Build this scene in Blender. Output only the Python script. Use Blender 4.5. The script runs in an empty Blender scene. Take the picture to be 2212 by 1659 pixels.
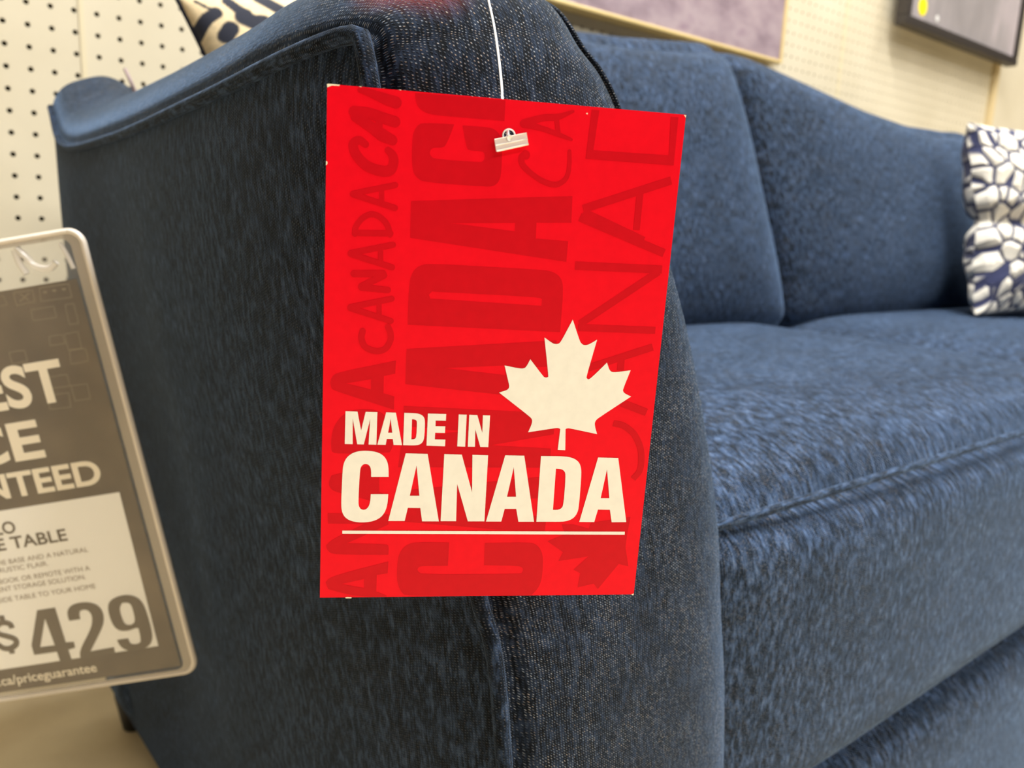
import bpy, math, random
import numpy as np
from mathutils import Vector, Matrix
from mathutils.geometry import tessellate_polygon

# ------------------------------------------------------------------ camera
HC = 0.59                                   # camera height above the floor
F, CX, CY = 1700.0, 1106.0, 829.5           # focal length / centre for the 2212 x 1659 frame
AX = np.array([2224, 244, 1700.0]); AX /= np.linalg.norm(AX)
UP = np.array([370, 8471, -1700.0]); UP -= AX * AX.dot(UP); UP /= np.linalg.norm(UP)
_b = lambda v: np.array([v[0], v[1], -v[2]])
AY = _b(np.cross(_b(UP), _b(AX)))
R = np.array([AX, AY, UP])                  # camera (right, up, forward) -> world

def ray(x, y): return R @ np.array([(x - CX) / F, (CY - y) / F, 1.0])
def onX(x, y, v): r = ray(x, y); return r * (v / r[0])
def onY(x, y, v): r = ray(x, y); return r * (v / r[1])
def onZ(x, y, v): r = ray(x, y); return r * (v / r[2])

sc = bpy.context.scene
col = sc.collection
cam_d = bpy.data.cameras.new('camera'); cam = bpy.data.objects.new('camera', cam_d); col.objects.link(cam)
M = Matrix.Identity(4)
for i in range(3):
    M[i][0], M[i][1], M[i][2] = R[i][0], R[i][1], -R[i][2]
M[2][3] = HC
cam.matrix_world = M
cam_d.sensor_width = 36.0; cam_d.lens = F * 36.0 / 2212.0
cam_d.clip_start = 0.01; cam_d.clip_end = 50
cam_d.dof.use_dof = True; cam_d.dof.focus_distance = 0.262; cam_d.dof.aperture_fstop = 13.5
sc.camera = cam

# ------------------------------------------------------------------ light
w = bpy.data.worlds.new('world'); sc.world = w; w.use_nodes = True
w.node_tree.nodes['Background'].inputs[0].default_value = (1.0, 0.97, 0.93, 1)
w.node_tree.nodes['Background'].inputs[1].default_value = 0.05
sc.view_settings.view_transform = 'Standard'; sc.view_settings.look = 'None'
sc.view_settings.exposure = 0.68; sc.view_settings.gamma = 1.0; sc.view_settings.use_curve_mapping = False

def area(name, loc, size, power, colr=(1, 0.99, 0.965), rot=(0, 0, 0)):
    d = bpy.data.lights.new(name, 'AREA'); d.shape = 'RECTANGLE'; d.size, d.size_y = size
    d.energy = power; d.color = colr
    o = bpy.data.objects.new(name, d); o.location = loc; o.rotation_euler = rot; col.objects.link(o)
    return o
# long ceiling strip fixtures of the shop
area('ceiling_strip_light', (0.7, 0.1, 2.95), (0.4, 1.4), 86)
area('ceiling_strip_light', (2.9, -0.3, 2.95), (0.4, 2.2), 48)
area('ceiling_strip_light', (0.8, -2.5, 2.95), (3.0, 0.4), 74)

# ------------------------------------------------------------------ helpers
def tag(o, label=None, cat=None, group=None, kind=None):
    if label: o['label'] = label
    if cat: o['category'] = cat
    if group: o['group'] = group
    if kind: o['kind'] = kind
    return o
def thing(name, loc, label, cat, group=None):
    o = bpy.data.objects.new(name, None); o.empty_display_size = 0.05
    o.location = (loc[0], loc[1], loc[2] + HC); col.objects.link(o)
    return tag(o, label, cat, group)
def org(p):
    o = np.zeros(3)
    while p is not None:
        o += np.array(p.location); p = p.parent
    return o
def mesh(name, V, Fc, mat, parent=None, uv=None, smooth=True, colr=None):
    """V in camera-relative metres (z = 0 at camera height)."""
    V = np.array(V, float) + np.array([0, 0, HC])
    V = V - org(parent)
    loc = np.zeros(3)
    me = bpy.data.meshes.new(name); me.from_pydata(V.tolist(), [], [list(map(int, f)) for f in Fc])
    if uv is not None:
        l = me.uv_layers.new(name='UVMap'); idx = np.empty(len(me.loops), int); me.loops.foreach_get('vertex_index', idx)
        l.data.foreach_set('uv', np.array(uv, float)[idx].astype(np.float32).ravel())
    if colr is not None:
        a = me.color_attributes.new('pattern', 'FLOAT_COLOR', 'POINT')
        a.data.foreach_set('color', np.c_[np.array(colr, float), np.ones(len(V))].astype(np.float32).ravel())
    if smooth: me.polygons.foreach_set('use_smooth', [True] * len(me.polygons))
    me.materials.append(mat); me.update()
    o = bpy.data.objects.new(name, me); o.parent = parent; col.objects.link(o)
    return o
def grid_faces(n, m, off=0):
    i, j = np.meshgrid(np.arange(n - 1), np.arange(m - 1), indexing='ij'); a = (i * m + j + off).ravel()
    return np.c_[a, a + m, a + m + 1, a + 1]
def rot(ax, deg): return np.array(Matrix.Rotation(math.radians(deg), 3, ax))
def resample(P, n):
    """Catmull-Rom through P, n points, evenly spaced in key index"""
    P = np.array(P, float); k = len(P); Q = np.vstack([2 * P[0] - P[1], P, 2 * P[-1] - P[-2]])
    t = np.linspace(0, k - 1, n); i = np.minimum(t.astype(int), k - 2); u = (t - i)[:, None]
    p0, p1, p2, p3 = Q[i], Q[i + 1], Q[i + 2], Q[i + 3]
    return 0.5 * (2 * p1 + (p2 - p0) * u + (2 * p0 - 5 * p1 + 4 * p2 - p3) * u * u + (3 * p1 - p0 - 3 * p2 + p3) * u ** 3)
def arclen(P):
    d = np.linalg.norm(np.diff(P, axis=0), axis=1); return np.r_[0, np.cumsum(d)]
def even(P, n):
    s = arclen(P); t = np.linspace(0, s[-1], n); return np.c_[tuple(np.interp(t, s, P[:, i]) for i in range(P.shape[1]))]
def tube(name, P, r, mat, parent, seg=12, uvs=True):
    P = np.array(P, float); n = len(P); T = np.gradient(P, axis=0); T /= np.linalg.norm(T, axis=1)[:, None]
    ref = np.array([0.3, 0.2, 1.0]); V = []; UVs = []; s = arclen(P); rr = np.broadcast_to(r, (n,))
    a = np.cross(T[0], ref); a /= np.linalg.norm(a)
    for i in range(n):
        a = a - T[i] * a.dot(T[i]); a /= np.linalg.norm(a); b = np.cross(T[i], a)
        for k in range(seg + 1):
            th = 2 * math.pi * k / seg
            V.append(P[i] + rr[i] * (a * math.cos(th) + b * math.sin(th))); UVs.append((rr[i] * th, s[i]))
    Fc = grid_faces(n, seg + 1).tolist()
    Fc.append(list(range(seg, -1, -1))); Fc.append([(n - 1) * (seg + 1) + k for k in range(seg + 1)])
    return mesh(name, V, Fc, mat, parent, UVs)
def rbox_arrays(lo, hi, r, n=18, puff=(0, 0, 0), pw=4):
    """rounded, puffed upholstery block: six grids; puff = extra bulge of the x, y, z faces; uv in metres"""
    lo, hi = np.array(lo, float), np.array(hi, float); c, h = (lo + hi) / 2, (hi - lo) / 2
    V, Fc, UVs = [], [], []
    t = np.linspace(-1, 1, n); t = np.sign(t) * (1 - (1 - np.abs(t)) ** 1.35)
    for ax in range(3):
        for s in (-1, 1):
            u, v = [k for k in range(3) if k != ax]
            A, B = np.meshgrid(t, t, indexing='ij')
            p = np.zeros((n, n, 3)); p[..., ax] = s; p[..., u] = A; p[..., v] = B
            q = p * h; inner = np.clip(q, -(h - r), h - r); d = q - inner
            L = np.linalg.norm(d, axis=-1, keepdims=True); L[L == 0] = 1; q = inner + d / L * r
            pu = np.ones_like(p)
            f = (1 - np.abs(p) ** pw)
            for k in range(3):
                o2 = [m for m in range(3) if m != k]
                q[..., k] += puff[k] * np.sign(p[..., k]) * np.abs(p[..., k]) ** 2 * f[..., o2[0]] * f[..., o2[1]]
            base = len(V) and sum(len(x) for x in V)
            V.append((q + c).reshape(-1, 3)); g = grid_faces(n, n, base)
            if (s > 0) != (ax == 1): pass
            nrm = np.cross(V[-1][g[0][1] - base] - V[-1][g[0][0] - base], V[-1][g[0][3] - base] - V[-1][g[0][0] - base])
            mid = np.zeros(3); mid[ax] = s
            gm = g[len(g) // 2]; nm = np.cross(V[-1][gm[1] - base] - V[-1][gm[0] - base], V[-1][gm[3] - base] - V[-1][gm[0] - base])
            if nm.dot(mid) < 0: g = g[:, ::-1]
            Fc.append(g)
            Q = V[-1]
            if ax == 2: UVs.append(np.c_[Q[:, 0], Q[:, 1] + hi[2]])
            elif ax == 1: UVs.append(np.c_[Q[:, 0], Q[:, 2] + lo[1]])
            else: UVs.append(np.c_[Q[:, 1] + 0.37, Q[:, 2]])
    return np.vstack(V), np.vstack(Fc), np.vstack(UVs)
def rbox(name, lo, hi, r, mat, parent, n=18, puff=(0, 0, 0), xf=None, pw=4):
    V, Fc, U = rbox_arrays(lo, hi, r, n, puff, pw)
    if xf is not None: V = xf(V)
    return mesh(name, V, Fc, mat, parent, U)
def box(name, lo, hi, mat, parent=None, bev=0.0):
    if bev: return rbox(name, lo, hi, bev, mat, parent, 6)
    x0, y0, z0 = lo; x1, y1, z1 = hi
    V = [(x0, y0, z0), (x1, y0, z0), (x1, y1, z0), (x0, y1, z0), (x0, y0, z1), (x1, y0, z1), (x1, y1, z1), (x0, y1, z1)]
    Fc = [(0, 3, 2, 1), (4, 5, 6, 7), (0, 1, 5, 4), (1, 2, 6, 5), (2, 3, 7, 6), (3, 0, 4, 7)]
    return mesh(name, V, Fc, mat, parent, smooth=False)

# ------------------------------------------------------------------ material helpers
def new_mat(name):
    m = bpy.data.materials.new(name); m.use_nodes = True; nt = m.node_tree
    return m, nt, nt.nodes['Principled BSDF']
def nd(nt, t, **kw):
    n = nt.nodes.new(t)
    for k, v in kw.items():
        if k.startswith('i_'):
            key = k[2:]; key = int(key) if key.isdigit() else key.replace('_', ' ')
            if hasattr(v, 'node'): nt.links.new(v, n.inputs[key])
            else: n.inputs[key].default_value = v
        else: setattr(n, k, v)
    return n
def mth(nt, op, a, b=None, c=None):
    n = nt.nodes.new('ShaderNodeMath'); n.operation = op
    for i, v in enumerate((a, b, c)):
        if v is None: continue
        if hasattr(v, 'node'): nt.links.new(v, n.inputs[i])
        else: n.inputs[i].default_value = v
    return n.outputs[0]
def ramp(nt, fac, stops, interp='LINEAR'):
    n = nt.nodes.new('ShaderNodeValToRGB'); n.color_ramp.interpolation = interp
    while len(n.color_ramp.elements) > 1: n.color_ramp.elements.remove(n.color_ramp.elements[-1])
    n.color_ramp.elements[0].position = stops[0][0]; n.color_ramp.elements[0].color = (*stops[0][1], 1)
    for p, c in stops[1:]:
        e = n.color_ramp.elements.new(p); e.color = (*c, 1)
    nt.links.new(fac, n.inputs[0]); return n.outputs[0]
def mixc(nt, fac, a, b, mode='MIX'):
    n = nt.nodes.new('ShaderNodeMix'); n.data_type = 'RGBA'; n.blend_type = mode
    for i, v in ((0, fac), (6, a), (7, b)):
        if hasattr(v, 'node'): nt.links.new(v, n.inputs[i])
        elif i == 0: n.inputs[0].default_value = v
        else: n.inputs[i].default_value = (*v, 1)
    return n.outputs[2]
def srgb(r, g, b):
    f = lambda c: c / 12.92 if c <= 0.04045 else ((c + 0.055) / 1.055) ** 2.4
    return (f(r / 255), f(g / 255), f(b / 255))
def plain(name, c, rough=0.6, spec=0.5, noise=0.0, scale=40, coat=0.0):
    m, nt, p = new_mat(name)
    p.inputs['Roughness'].default_value = rough; p.inputs['Specular IOR Level'].default_value = spec
    p.inputs['Coat Weight'].default_value = coat
    if noise:
        tc = nd(nt, 'ShaderNodeTexCoord'); n = nd(nt, 'ShaderNodeTexNoise', i_Vector=tc.outputs['Object'], i_Scale=scale, i_Detail=4.0)
        c2 = tuple(min(1, x * (1 + noise)) for x in c); c1 = tuple(x * (1 - noise) for x in c)
        nt.links.new(ramp(nt, n.outputs[0], [(0.3, c1), (0.7, c2)]), p.inputs['Base Color'])
    else: p.inputs['Base Color'].default_value = (*c, 1)
    return m

def fabric_material(name, tone=1.0, dots=1.0, red_glow=False, sheen=0.5):
    """navy chenille: vertical heathered yarn streaks, rows of tan weft dots, soft pile sheen (uv in metres)"""
    m, nt, p = new_mat(name)
    uvn = nd(nt, 'ShaderNodeUVMap'); sep = nd(nt, 'ShaderNodeSeparateXYZ', i_0=uvn.outputs[0]); U, V = sep.outputs[0], sep.outputs[1]; U0, V0 = U, V
    wob = nd(nt, 'ShaderNodeTexNoise', i_Vector=uvn.outputs[0], i_Scale=60.0, i_Detail=2.0)
    ws = nd(nt, 'ShaderNodeSeparateColor', i_0=wob.outputs['Color'])
    U = mth(nt, 'ADD', U, mth(nt, 'MULTIPLY', mth(nt, 'SUBTRACT', ws.outputs[0], 0.5), 0.0018))
    V = mth(nt, 'ADD', V, mth(nt, 'MULTIPLY', mth(nt, 'SUBTRACT', ws.outputs[1], 0.5), 0.0018))
    PU, PV = 0.00150, 0.00118
    cu = mth(nt, 'DIVIDE', U, PU); ci = mth(nt, 'FLOOR', cu)
    off = mth(nt, 'MULTIPLY', mth(nt, 'FLOORED_MODULO', ci, 2.0), 0.5)
    cv = mth(nt, 'ADD', mth(nt, 'DIVIDE', V, PV), off); cj = mth(nt, 'FLOOR', cv)
    cell = nd(nt, 'ShaderNodeCombineXYZ', i_0=ci, i_1=cj)
    wn = nd(nt, 'ShaderNodeTexWhiteNoise', i_Vector=cell.outputs[0])
    rs = nd(nt, 'ShaderNodeSeparateColor', i_0=wn.outputs['Color'])
    fu = mth(nt, 'SUBTRACT', mth(nt, 'FRACT', cu), mth(nt, 'ADD', 0.36, mth(nt, 'MULTIPLY', rs.outputs[0], 0.28)))
    fv = mth(nt, 'SUBTRACT', mth(nt, 'FRACT', cv), mth(nt, 'ADD', 0.4, mth(nt, 'MULTIPLY', rs.outputs[1], 0.2)))
    fv = mth(nt, 'ADD', fv, mth(nt, 'MULTIPLY', fu, 0.35))
    d2 = mth(nt, 'SQRT', mth(nt, 'ADD', mth(nt, 'POWER', mth(nt, 'ABSOLUTE', mth(nt, 'DIVIDE', fu, 0.30)), 2.0),
                           mth(nt, 'POWER', mth(nt, 'ABSOLUTE', mth(nt, 'DIVIDE', fv, 0.24)), 2.0)))
    dot = nd(nt, 'ShaderNodeMapRange', i_0=d2, i_1=1.15, i_2=0.55, i_3=0.0, i_4=1.0).outputs[0]
    # patches where pile covers the weave
    patch = nd(nt, 'ShaderNodeTexNoise', i_Vector=uvn.outputs[0], i_Scale=38.0, i_Detail=3.0)
    cover = nd(nt, 'ShaderNodeMapRange', i_0=patch.outputs[0], i_1=0.35, i_2=0.62, i_3=0.35, i_4=1.0).outputs[0]
    bright = mth(nt, 'POWER', rs.outputs[2], 1.6)
    dotf = mth(nt, 'MULTIPLY', mth(nt, 'MULTIPLY', dot, bright), mth(nt, 'MULTIPLY', cover, dots))
    # vertical streaks
    st = nd(nt, 'ShaderNodeCombineXYZ', i_0=mth(nt, 'MULTIPLY', U0, 700.0), i_1=mth(nt, 'MULTIPLY', V0, 190.0))
    n1 = nd(nt, 'ShaderNodeTexNoise', i_Vector=st.outputs[0], i_Scale=1.0, i_Detail=3.0, i_Roughness=0.6)
    st2 = nd(nt, 'ShaderNodeCombineXYZ', i_0=mth(nt, 'MULTIPLY', U0, 260.0), i_1=mth(nt, 'MULTIPLY', V0, 85.0))
    n2 = nd(nt, 'ShaderNodeTexNoise', i_Vector=st2.outputs[0], i_Scale=1.0, i_Detail=3.0)
    n3 = nd(nt, 'ShaderNodeTexNoise', i_Vector=uvn.outputs[0], i_Scale=14.0, i_Detail=3.0)
    f = mth(nt, 'ADD', mth(nt, 'MULTIPLY', n1.outputs[0], 0.45), mth(nt, 'ADD', mth(nt, 'MULTIPLY', n2.outputs[0], 0.45), mth(nt, 'MULTIPLY', n3.outputs[0], 0.10)))
    t = tone
    base = ramp(nt, f, [(0.40, (0.002 * t, 0.004 * t, 0.008 * t)), (0.485, (0.011 * t, 0.020 * t, 0.038 * t)),
                        (0.56, (0.038 * t, 0.066 * t, 0.130 * t)), (0.68, (0.100 * t, 0.156 * t, 0.275 * t))])
    tint = ramp(nt, rs.outputs[0], [(0.0, (0.42, 0.33, 0.25)), (0.5, (0.42, 0.42, 0.42)), (1.0, (0.36, 0.42, 0.5))])
    c = mixc(nt, dotf, base, tint)
    if red_glow:  # soft red glow painted into the base colour around one point
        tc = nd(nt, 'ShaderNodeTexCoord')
        dv = nd(nt, 'ShaderNodeVectorMath', operation='DISTANCE'); nt.links.new(tc.outputs['Object'], dv.inputs[0]); dv.inputs[1].default_value = red_glow
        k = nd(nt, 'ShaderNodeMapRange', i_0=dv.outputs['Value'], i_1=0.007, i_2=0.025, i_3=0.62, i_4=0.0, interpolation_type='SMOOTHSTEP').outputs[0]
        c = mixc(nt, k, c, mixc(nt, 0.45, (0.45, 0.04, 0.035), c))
    nt.links.new(c, p.inputs['Base Color'])
    p.inputs['Roughness'].default_value = 0.85; p.inputs['Specular IOR Level'].default_value = 0.12
    p.inputs['Sheen Weight'].default_value = sheen; p.inputs['Sheen Roughness'].default_value = 0.28
    p.inputs['Sheen Tint'].default_value = (0.34, 0.54, 0.90, 1)
    hgt = mth(nt, 'ADD', mth(nt, 'MULTIPLY', dot, 0.8), mth(nt, 'MULTIPLY', n1.outputs[0], 0.6))
    b = nd(nt, 'ShaderNodeBump', i_Height=hgt, i_Distance=0.0007, i_Strength=0.9)
    nt.links.new(b.outputs[0], p.inputs['Normal'])
    return m

FAB = fabric_material('navy_chenille', 1.05, 0.55)
BLACK = plain('black_leg_plastic', (0.01, 0.01, 0.011), 0.4)

# ------------------------------------------------------------------ room
W = 1.1112; FL = -HC
GX, GZ, PIT = 0.118, 0.203, 0.0243
def wall_material():
    m, nt, p = new_mat('cream_pegboard_paint')
    tc = nd(nt, 'ShaderNodeTexCoord'); n = nd(nt, 'ShaderNodeTexNoise', i_Vector=tc.outputs['Object'], i_Scale=5.0, i_Detail=4.0)
    nt.links.new(ramp(nt, n.outputs[0], [(0.3, srgb(203, 193, 168)), (0.7, srgb(216, 207, 184))]), p.inputs['Base Color'])
    p.inputs['Roughness'].default_value = 0.38; p.inputs['Specular IOR Level'].default_value = 0.5
    return m
WALLM = wall_material(); DARKM = plain('dark_hardboard_back', (0.035, 0.028, 0.012), 0.9)
TRIMM = plain('pegboard_joint_strip', srgb(212, 200, 168), 0.5)
def pegboard(name, x0i, x1i, z0i, z1i):
    """one panel of perforated board: cells [i] centred on the hole grid, real holes 3 mm deep"""
    K = 16; th = 2 * math.pi * np.arange(K) / K; hr = 0.0030
    sq = np.c_[np.cos(th), np.sin(th)]; sq = sq / np.abs(sq).max(axis=1)[:, None] * PIT / 2
    ci = np.c_[np.cos(th), np.sin(th)] * hr
    V, Fc = [], []; base = 0; k = np.arange(K); k2 = (k + 1) % K
    tmpl = np.vstack([np.c_[sq[:, 0], np.zeros(K), sq[:, 1]], np.c_[ci[:, 0], np.zeros(K), ci[:, 1]], np.c_[ci[:, 0], np.full(K, 0.0045), ci[:, 1]]])
    ft = np.vstack([np.c_[k, k2, K + k2, K + k], np.c_[K + k, K + k2, 2 * K + k2, 2 * K + k]])
    for i in range(x0i, x1i):
        for j in range(z0i, z1i):
            V.append(tmpl + np.array([GX + i * PIT, W, GZ + j * PIT])); Fc.append(ft + base); base += 3 * K
    # 16 spokes, so the squares' corners are met exactly
    return np.vstack(V), np.vstack(Fc)
V1, F1 = pegboard('p', -14, 4, -31, 24); V2, F2 = pegboard('p', 4, 71, -31, 24); V3, F3 = pegboard('p', 71, 104, -31, 24)
def quad_xz(x0, x1, z0, z1, y):
    return np.array([(x0, y, z0), (x1, y, z0), (x1, y, z1), (x0, y, z1)])
xl, xr = GX - 14.5 * PIT, GX + 103.5 * PIT; zl, zh = GZ - 31.5 * PIT, GZ + 23.5 * PIT
VV = [V1, V2, V3]; FF = [F1, F2 + len(V1), F3 + len(V1) + len(V2)]; b = len(V1) + len(V2) + len(V3)
for q in (quad_xz(-1.6, xl, FL, 2.4, W), quad_xz(xr, 4.2, FL, 2.4, W), quad_xz(xl, xr, FL, zl, W), quad_xz(xl, xr, zh, 2.4, W)):
    VV.append(q); FF.append(np.array([[0, 1, 2, 3]]) + b); b += 4
wall = mesh('wall_back', np.vstack(VV), np.vstack(FF), WALLM, smooth=False); tag(wall, kind='structure')
tag(box('wall_backing', (-1.6, W + 0.006, FL), (4.2, W + 0.05, 2.4), DARKM), kind='structure')
tag(box('trim_1', (0.1955, W - 0.0015, FL), (0.2005, W + 0.001, 2.38), TRIMM), kind='structure')
tag(box('trim_2', (1.822, W - 0.0015, FL), (1.832, W + 0.001, 2.38), TRIMM), kind='structure')
tag(box('trim_3', (2.642, W - 0.012, FL), (2.672, W + 0.001, 2.38), plain('cream_end_trim', srgb(214, 194, 150), 0.5)), kind='structure')
def floor_material():
    m, nt, p = new_mat('tan_vinyl_floor')
    tc = nd(nt, 'ShaderNodeTexCoord'); n = nd(nt, 'ShaderNodeTexNoise', i_Vector=tc.outputs['Object'], i_Scale=9.0, i_Detail=6.0)
    nt.links.new(ramp(nt, n.outputs[0], [(0.3, srgb(216, 196, 158)), (0.7, srgb(236, 218, 180))]), p.inputs['Base Color'])
    p.inputs['Roughness'].default_value = 0.5
    return m
tag(box('floor', (-1.6, -3.6, FL - 0.05), (4.2, W + 0.05, FL), floor_material()), kind='structure')
tag(box('ceiling', (-1.6, -3.6, 2.4), (4.2, W + 0.05, 2.45), plain('white_ceiling', (0.8, 0.77, 0.7), 0.9)), kind='structure')

# ------------------------------------------------------------------ sofa
sofa = thing('sofa', (1.065, 0.58, FL), 'navy blue chenille two-seat sofa with piped arms against the cream pegboard wall', 'sofa')
PO = [(0.195, 0.20, -0.548), onY(1090, 1659, .207), onY(1035, 1290, .215), onY(985, 1080, .221), onY(915, 740, .230), onY(860, 470, .237),
      onY(810, 230, .243), onY(792, 130, .247), onY(768, 82, .254), (0.1205, 0.29, 0.0565), (0.118, 0.40, 0.05), (0.120, 0.60, 0.045), (0.125, 0.81, 0.052), (0.134, 0.925, 0.094)]
PI = [(0.345, 0.215, -0.548), onY(1563, 1659, .222), onY(1556, 1290, .226), onY(1545, 1080, .231), onY(1494, 760, .236), onY(1425, 500, .240),
      onY(1322, 215, .250), onY(1255, 110, .256), onY(1170, 10, .272), (0.200, 0.315, 0.102), (0.205, 0.40, 0.100), (0.205, 0.60, 0.098), (0.205, 0.80, 0.098), (0.205, 0.92, 0.122)]
NT = 170
po, pi_ = resample(PO, NT), resample(PI, NT)
mir = lambda V, on: np.c_[2.13 - V[:, 0], V[:, 1], V[:, 2]] if on else V
def fix(Fc, on): return np.array(Fc)[:, ::-1] if on else np.array(Fc)
def strip_panel():
    s = np.linspace(0, 1, 80); s = 0.5 - 0.5 * np.cos(np.pi * s) * (0.55 + 0.45 * np.abs(np.cos(np.pi * s)))
    mid = (po + pi_) / 2; T = np.gradient(mid, axis=0); T /= np.linalg.norm(T, axis=1)[:, None]
    C = pi_ - po; Nn = np.cross(C, T); Nn /= np.linalg.norm(Nn, axis=1)[:, None]
    k = np.linspace(0, len(PO) - 1, NT)
    amp = np.interp(k, [0, 6, 7.2, 8.5, 9.5, 13], [0.009, 0.010, 0.012, 0.014, 0.019, 0.019])
    dip = np.interp(k, [0, 8, 9.2, 13], [0.0045, 0.0040, 0.0015, 0.0])
    V, UVs = [], []; L = arclen(mid)
    for i in range(NT):
        for q in s:
            e = 1 - abs(2 * q - 1) ** 3.2
            V.append(po[i] + C[i] * q + Nn[i] * (amp[i] * e - dip[i] * math.exp(-((q - 0.045) / 0.022) ** 2))); UVs.append((q * np.linalg.norm(C[i]), L[i]))
    return np.array(V), grid_faces(NT, len(s)), np.array(UVs)
def coons(top, bot, lft, rgt, n, m, bulge, pw=4.0, uvf=None):
    """top,bot: n points (u); lft,rgt: m points (v)"""
    top, bot, lft, rgt = even(np.array(top), n), even(np.array(bot), n), even(np.array(lft), m), even(np.array(rgt), m)
    u = np.linspace(0, 1, n)[:, None, None]; v = np.linspace(0, 1, m)[None, :, None]
    P = (1 - v) * top[:, None] + v * bot[:, None] + (1 - u) * lft[None] + u * rgt[None] \
        - ((1 - u) * (1 - v) * top[0] + u * (1 - v) * top[-1] + (1 - u) * v * bot[0] + u * v * bot[-1])
    prof = (1 - np.abs(2 * u - 1) ** pw) * (1 - np.abs(2 * v - 1) ** pw)
    return P + prof * np.array(bulge)
kf = int(round(8.0 / (len(PO) - 1) * (NT - 1)))
OB = np.array([0.153, 0.95, -0.548])
def outer_panel():
    front = po[:kf + 1][::-1]; top = po[kf:]
    bot = np.linspace(po[0], OB, 40); back = np.linspace(po[-1], OB, 40)
    P = coons(top, bot, front, back, 90, 110, (-0.008, 0, 0), 6)
    # gentle hollow behind the rounded front, as the padding thins out over the frame
    uu = np.linspace(0, 1, 90)[:, None]; P[..., 0] += 0.012 * np.exp(-((uu - 0.62) / 0.16) ** 2) * np.sin(np.pi * np.linspace(0, 1, 110))[None, :]
    V = P.reshape(-1, 3); return V, grid_faces(90, 110)[:, ::-1], V[:, [1, 2]] * np.array([1, 1])
def inner_panel():
    front = pi_[:kf + 1][::-1]; top = pi_[kf:]
    IB = np.array([0.335, 0.95, -0.548])
    bot = np.linspace(pi_[0], IB, 40); back = np.linspace(pi_[-1], IB, 40)
    P = coons(top, bot, front, back, 50, 60, (0.014, 0, 0), 4)
    V = P.reshape(-1, 3); return V, grid_faces(50, 60), V[:, [1, 2]]
FABA = fabric_material('navy_chenille_arm_shaded', 0.60, 0.2, False, 0.24)  # same cloth as the seat, toned darker to carry the arm sides' shade
FABF = fabric_material('navy_chenille_front_shaded', 0.30, 0.95, tuple(onY(890, -6, .262) - np.array([1.065, 0.58, FL])), 0.42)  # same cloth, darkened for the shaded arm front, with the red glow painted in
for on in (False, True):
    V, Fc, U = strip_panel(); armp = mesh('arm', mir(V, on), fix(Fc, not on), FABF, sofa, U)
    V, Fc, U = outer_panel(); mesh('arm_outer_panel', mir(V, on), fix(Fc, on), FABA, armp, U)
    V, Fc, U = inner_panel(); mesh('arm_inner_panel', mir(V, on), fix(Fc, on), FABA, armp, U)
    tube('piping', mir(even(po, 240) + np.array([-0.001, -0.0012, 0.0006]), on), 0.0032, FABA, armp)
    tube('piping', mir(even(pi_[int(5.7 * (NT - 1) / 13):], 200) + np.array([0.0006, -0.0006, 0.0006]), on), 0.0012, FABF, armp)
# back frame, base rail, seat and back cushions
rbox('back_frame', (0.144, 0.80, -0.548), (1.986, 0.955, 0.106), 0.045, FAB, sofa, 22, (0, 0.0, 0.0))
rbox('base_rail', (0.30, 0.238, -0.548), (1.83, 0.80, -0.358), 0.022, FAB, sofa, 22, (0, 0.014, 0.0))
SEATX = [(0.312, 1.052), (1.056, 1.815)]
def loop_pipe(x0, x1, y, z, r, parent):
    t = np.linspace(0, 1, 60)[:, None]
    e = 1 - np.abs(2 * t - 1) ** 4
    P = np.c_[x0 + (x1 - x0) * t, y - 0.012 * e, np.full_like(t, z) + 0.007 * e]
    side0 = np.array([(x0 + 0.004, y + 0.30, z), (x0, y + 0.05, z)]); side1 = np.array([(x1, y + 0.05, z), (x1 - 0.004, y + 0.30, z)])
    tube('piping', even(resample(np.vstack([side0, P, side1]), 200), 160), r, FAB, parent)
for x0, x1 in SEATX:
    c = rbox('seat_cushion', (x0, 0.246, -0.356), (x1, 0.82, -0.152), 0.024, FAB, sofa, 44, (0.004, 0.022, 0.036), None, 7)
    loop_pipe(x0 + 0.012, x1 - 0.012, 0.2505, -0.1565, 0.0027, c)
def lean(cy, cz, deg, dx=0.0, tw=0.0):
    A = rot('X', deg)
    def f(V):
        c = np.array([0, cy, cz]); return (V - c) @ A.T + c
    return f
def back_cushion(x0, x1, y0, y1, z0, z1, deg, droop, shear, shear_l=0.0, prof=((-1, 1), (0, 0))):
    def xf(V):
        V = V.copy(); c = np.array([0, (y0 + y1) / 2, z0]); xm = (x0 + x1) / 2; hx = (x1 - x0) / 2
        a = (V[:, 0] - xm) / hx; hgt = (V[:, 2] - z0) / (z1 - z0)
        V[:, 2] += np.interp(a, *prof) * np.clip(hgt, 0, 1) ** 1.5
        V[:, 2] -= droop * np.abs(a) ** 4 * np.clip(hgt, 0, 1)            # corners sink
        V[:, 0] -= (shear_l * (0.5 - 0.5 * a) + shear * (0.5 + 0.5 * a)) * np.clip(hgt, 0, 1) if a.max() > 0 else 0
        return (V - c) @ rot('X', -deg).T + c
    return rbox('back_cushion', (x0, y0, z0), (x1, y1, z1), 0.04, FAB, sofa, 40, (0.006, 0.045, 0.012), xf)
back_cushion(0.565, 1.075, 0.675, 0.835, -0.155, 0.247, 9, 0.0, 0.14, 0.0, ((-1, -0.4, 0, 0.5, 0.9, 1.02), (-0.024, -0.024, -0.018, -0.006, 0.008, 0.006)))
back_cushion(1.065, 1.80, 0.680, 0.835, -0.155, 0.243, 9, 0.0, 0.05, 0.14, ((-1.02, -0.8, -0.4, 0, 0.4, 0.75, 0.92, 1.02), (0.012, 0.008, -0.012, -0.032, -0.042, -0.034, -0.024, -0.030)))
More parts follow.
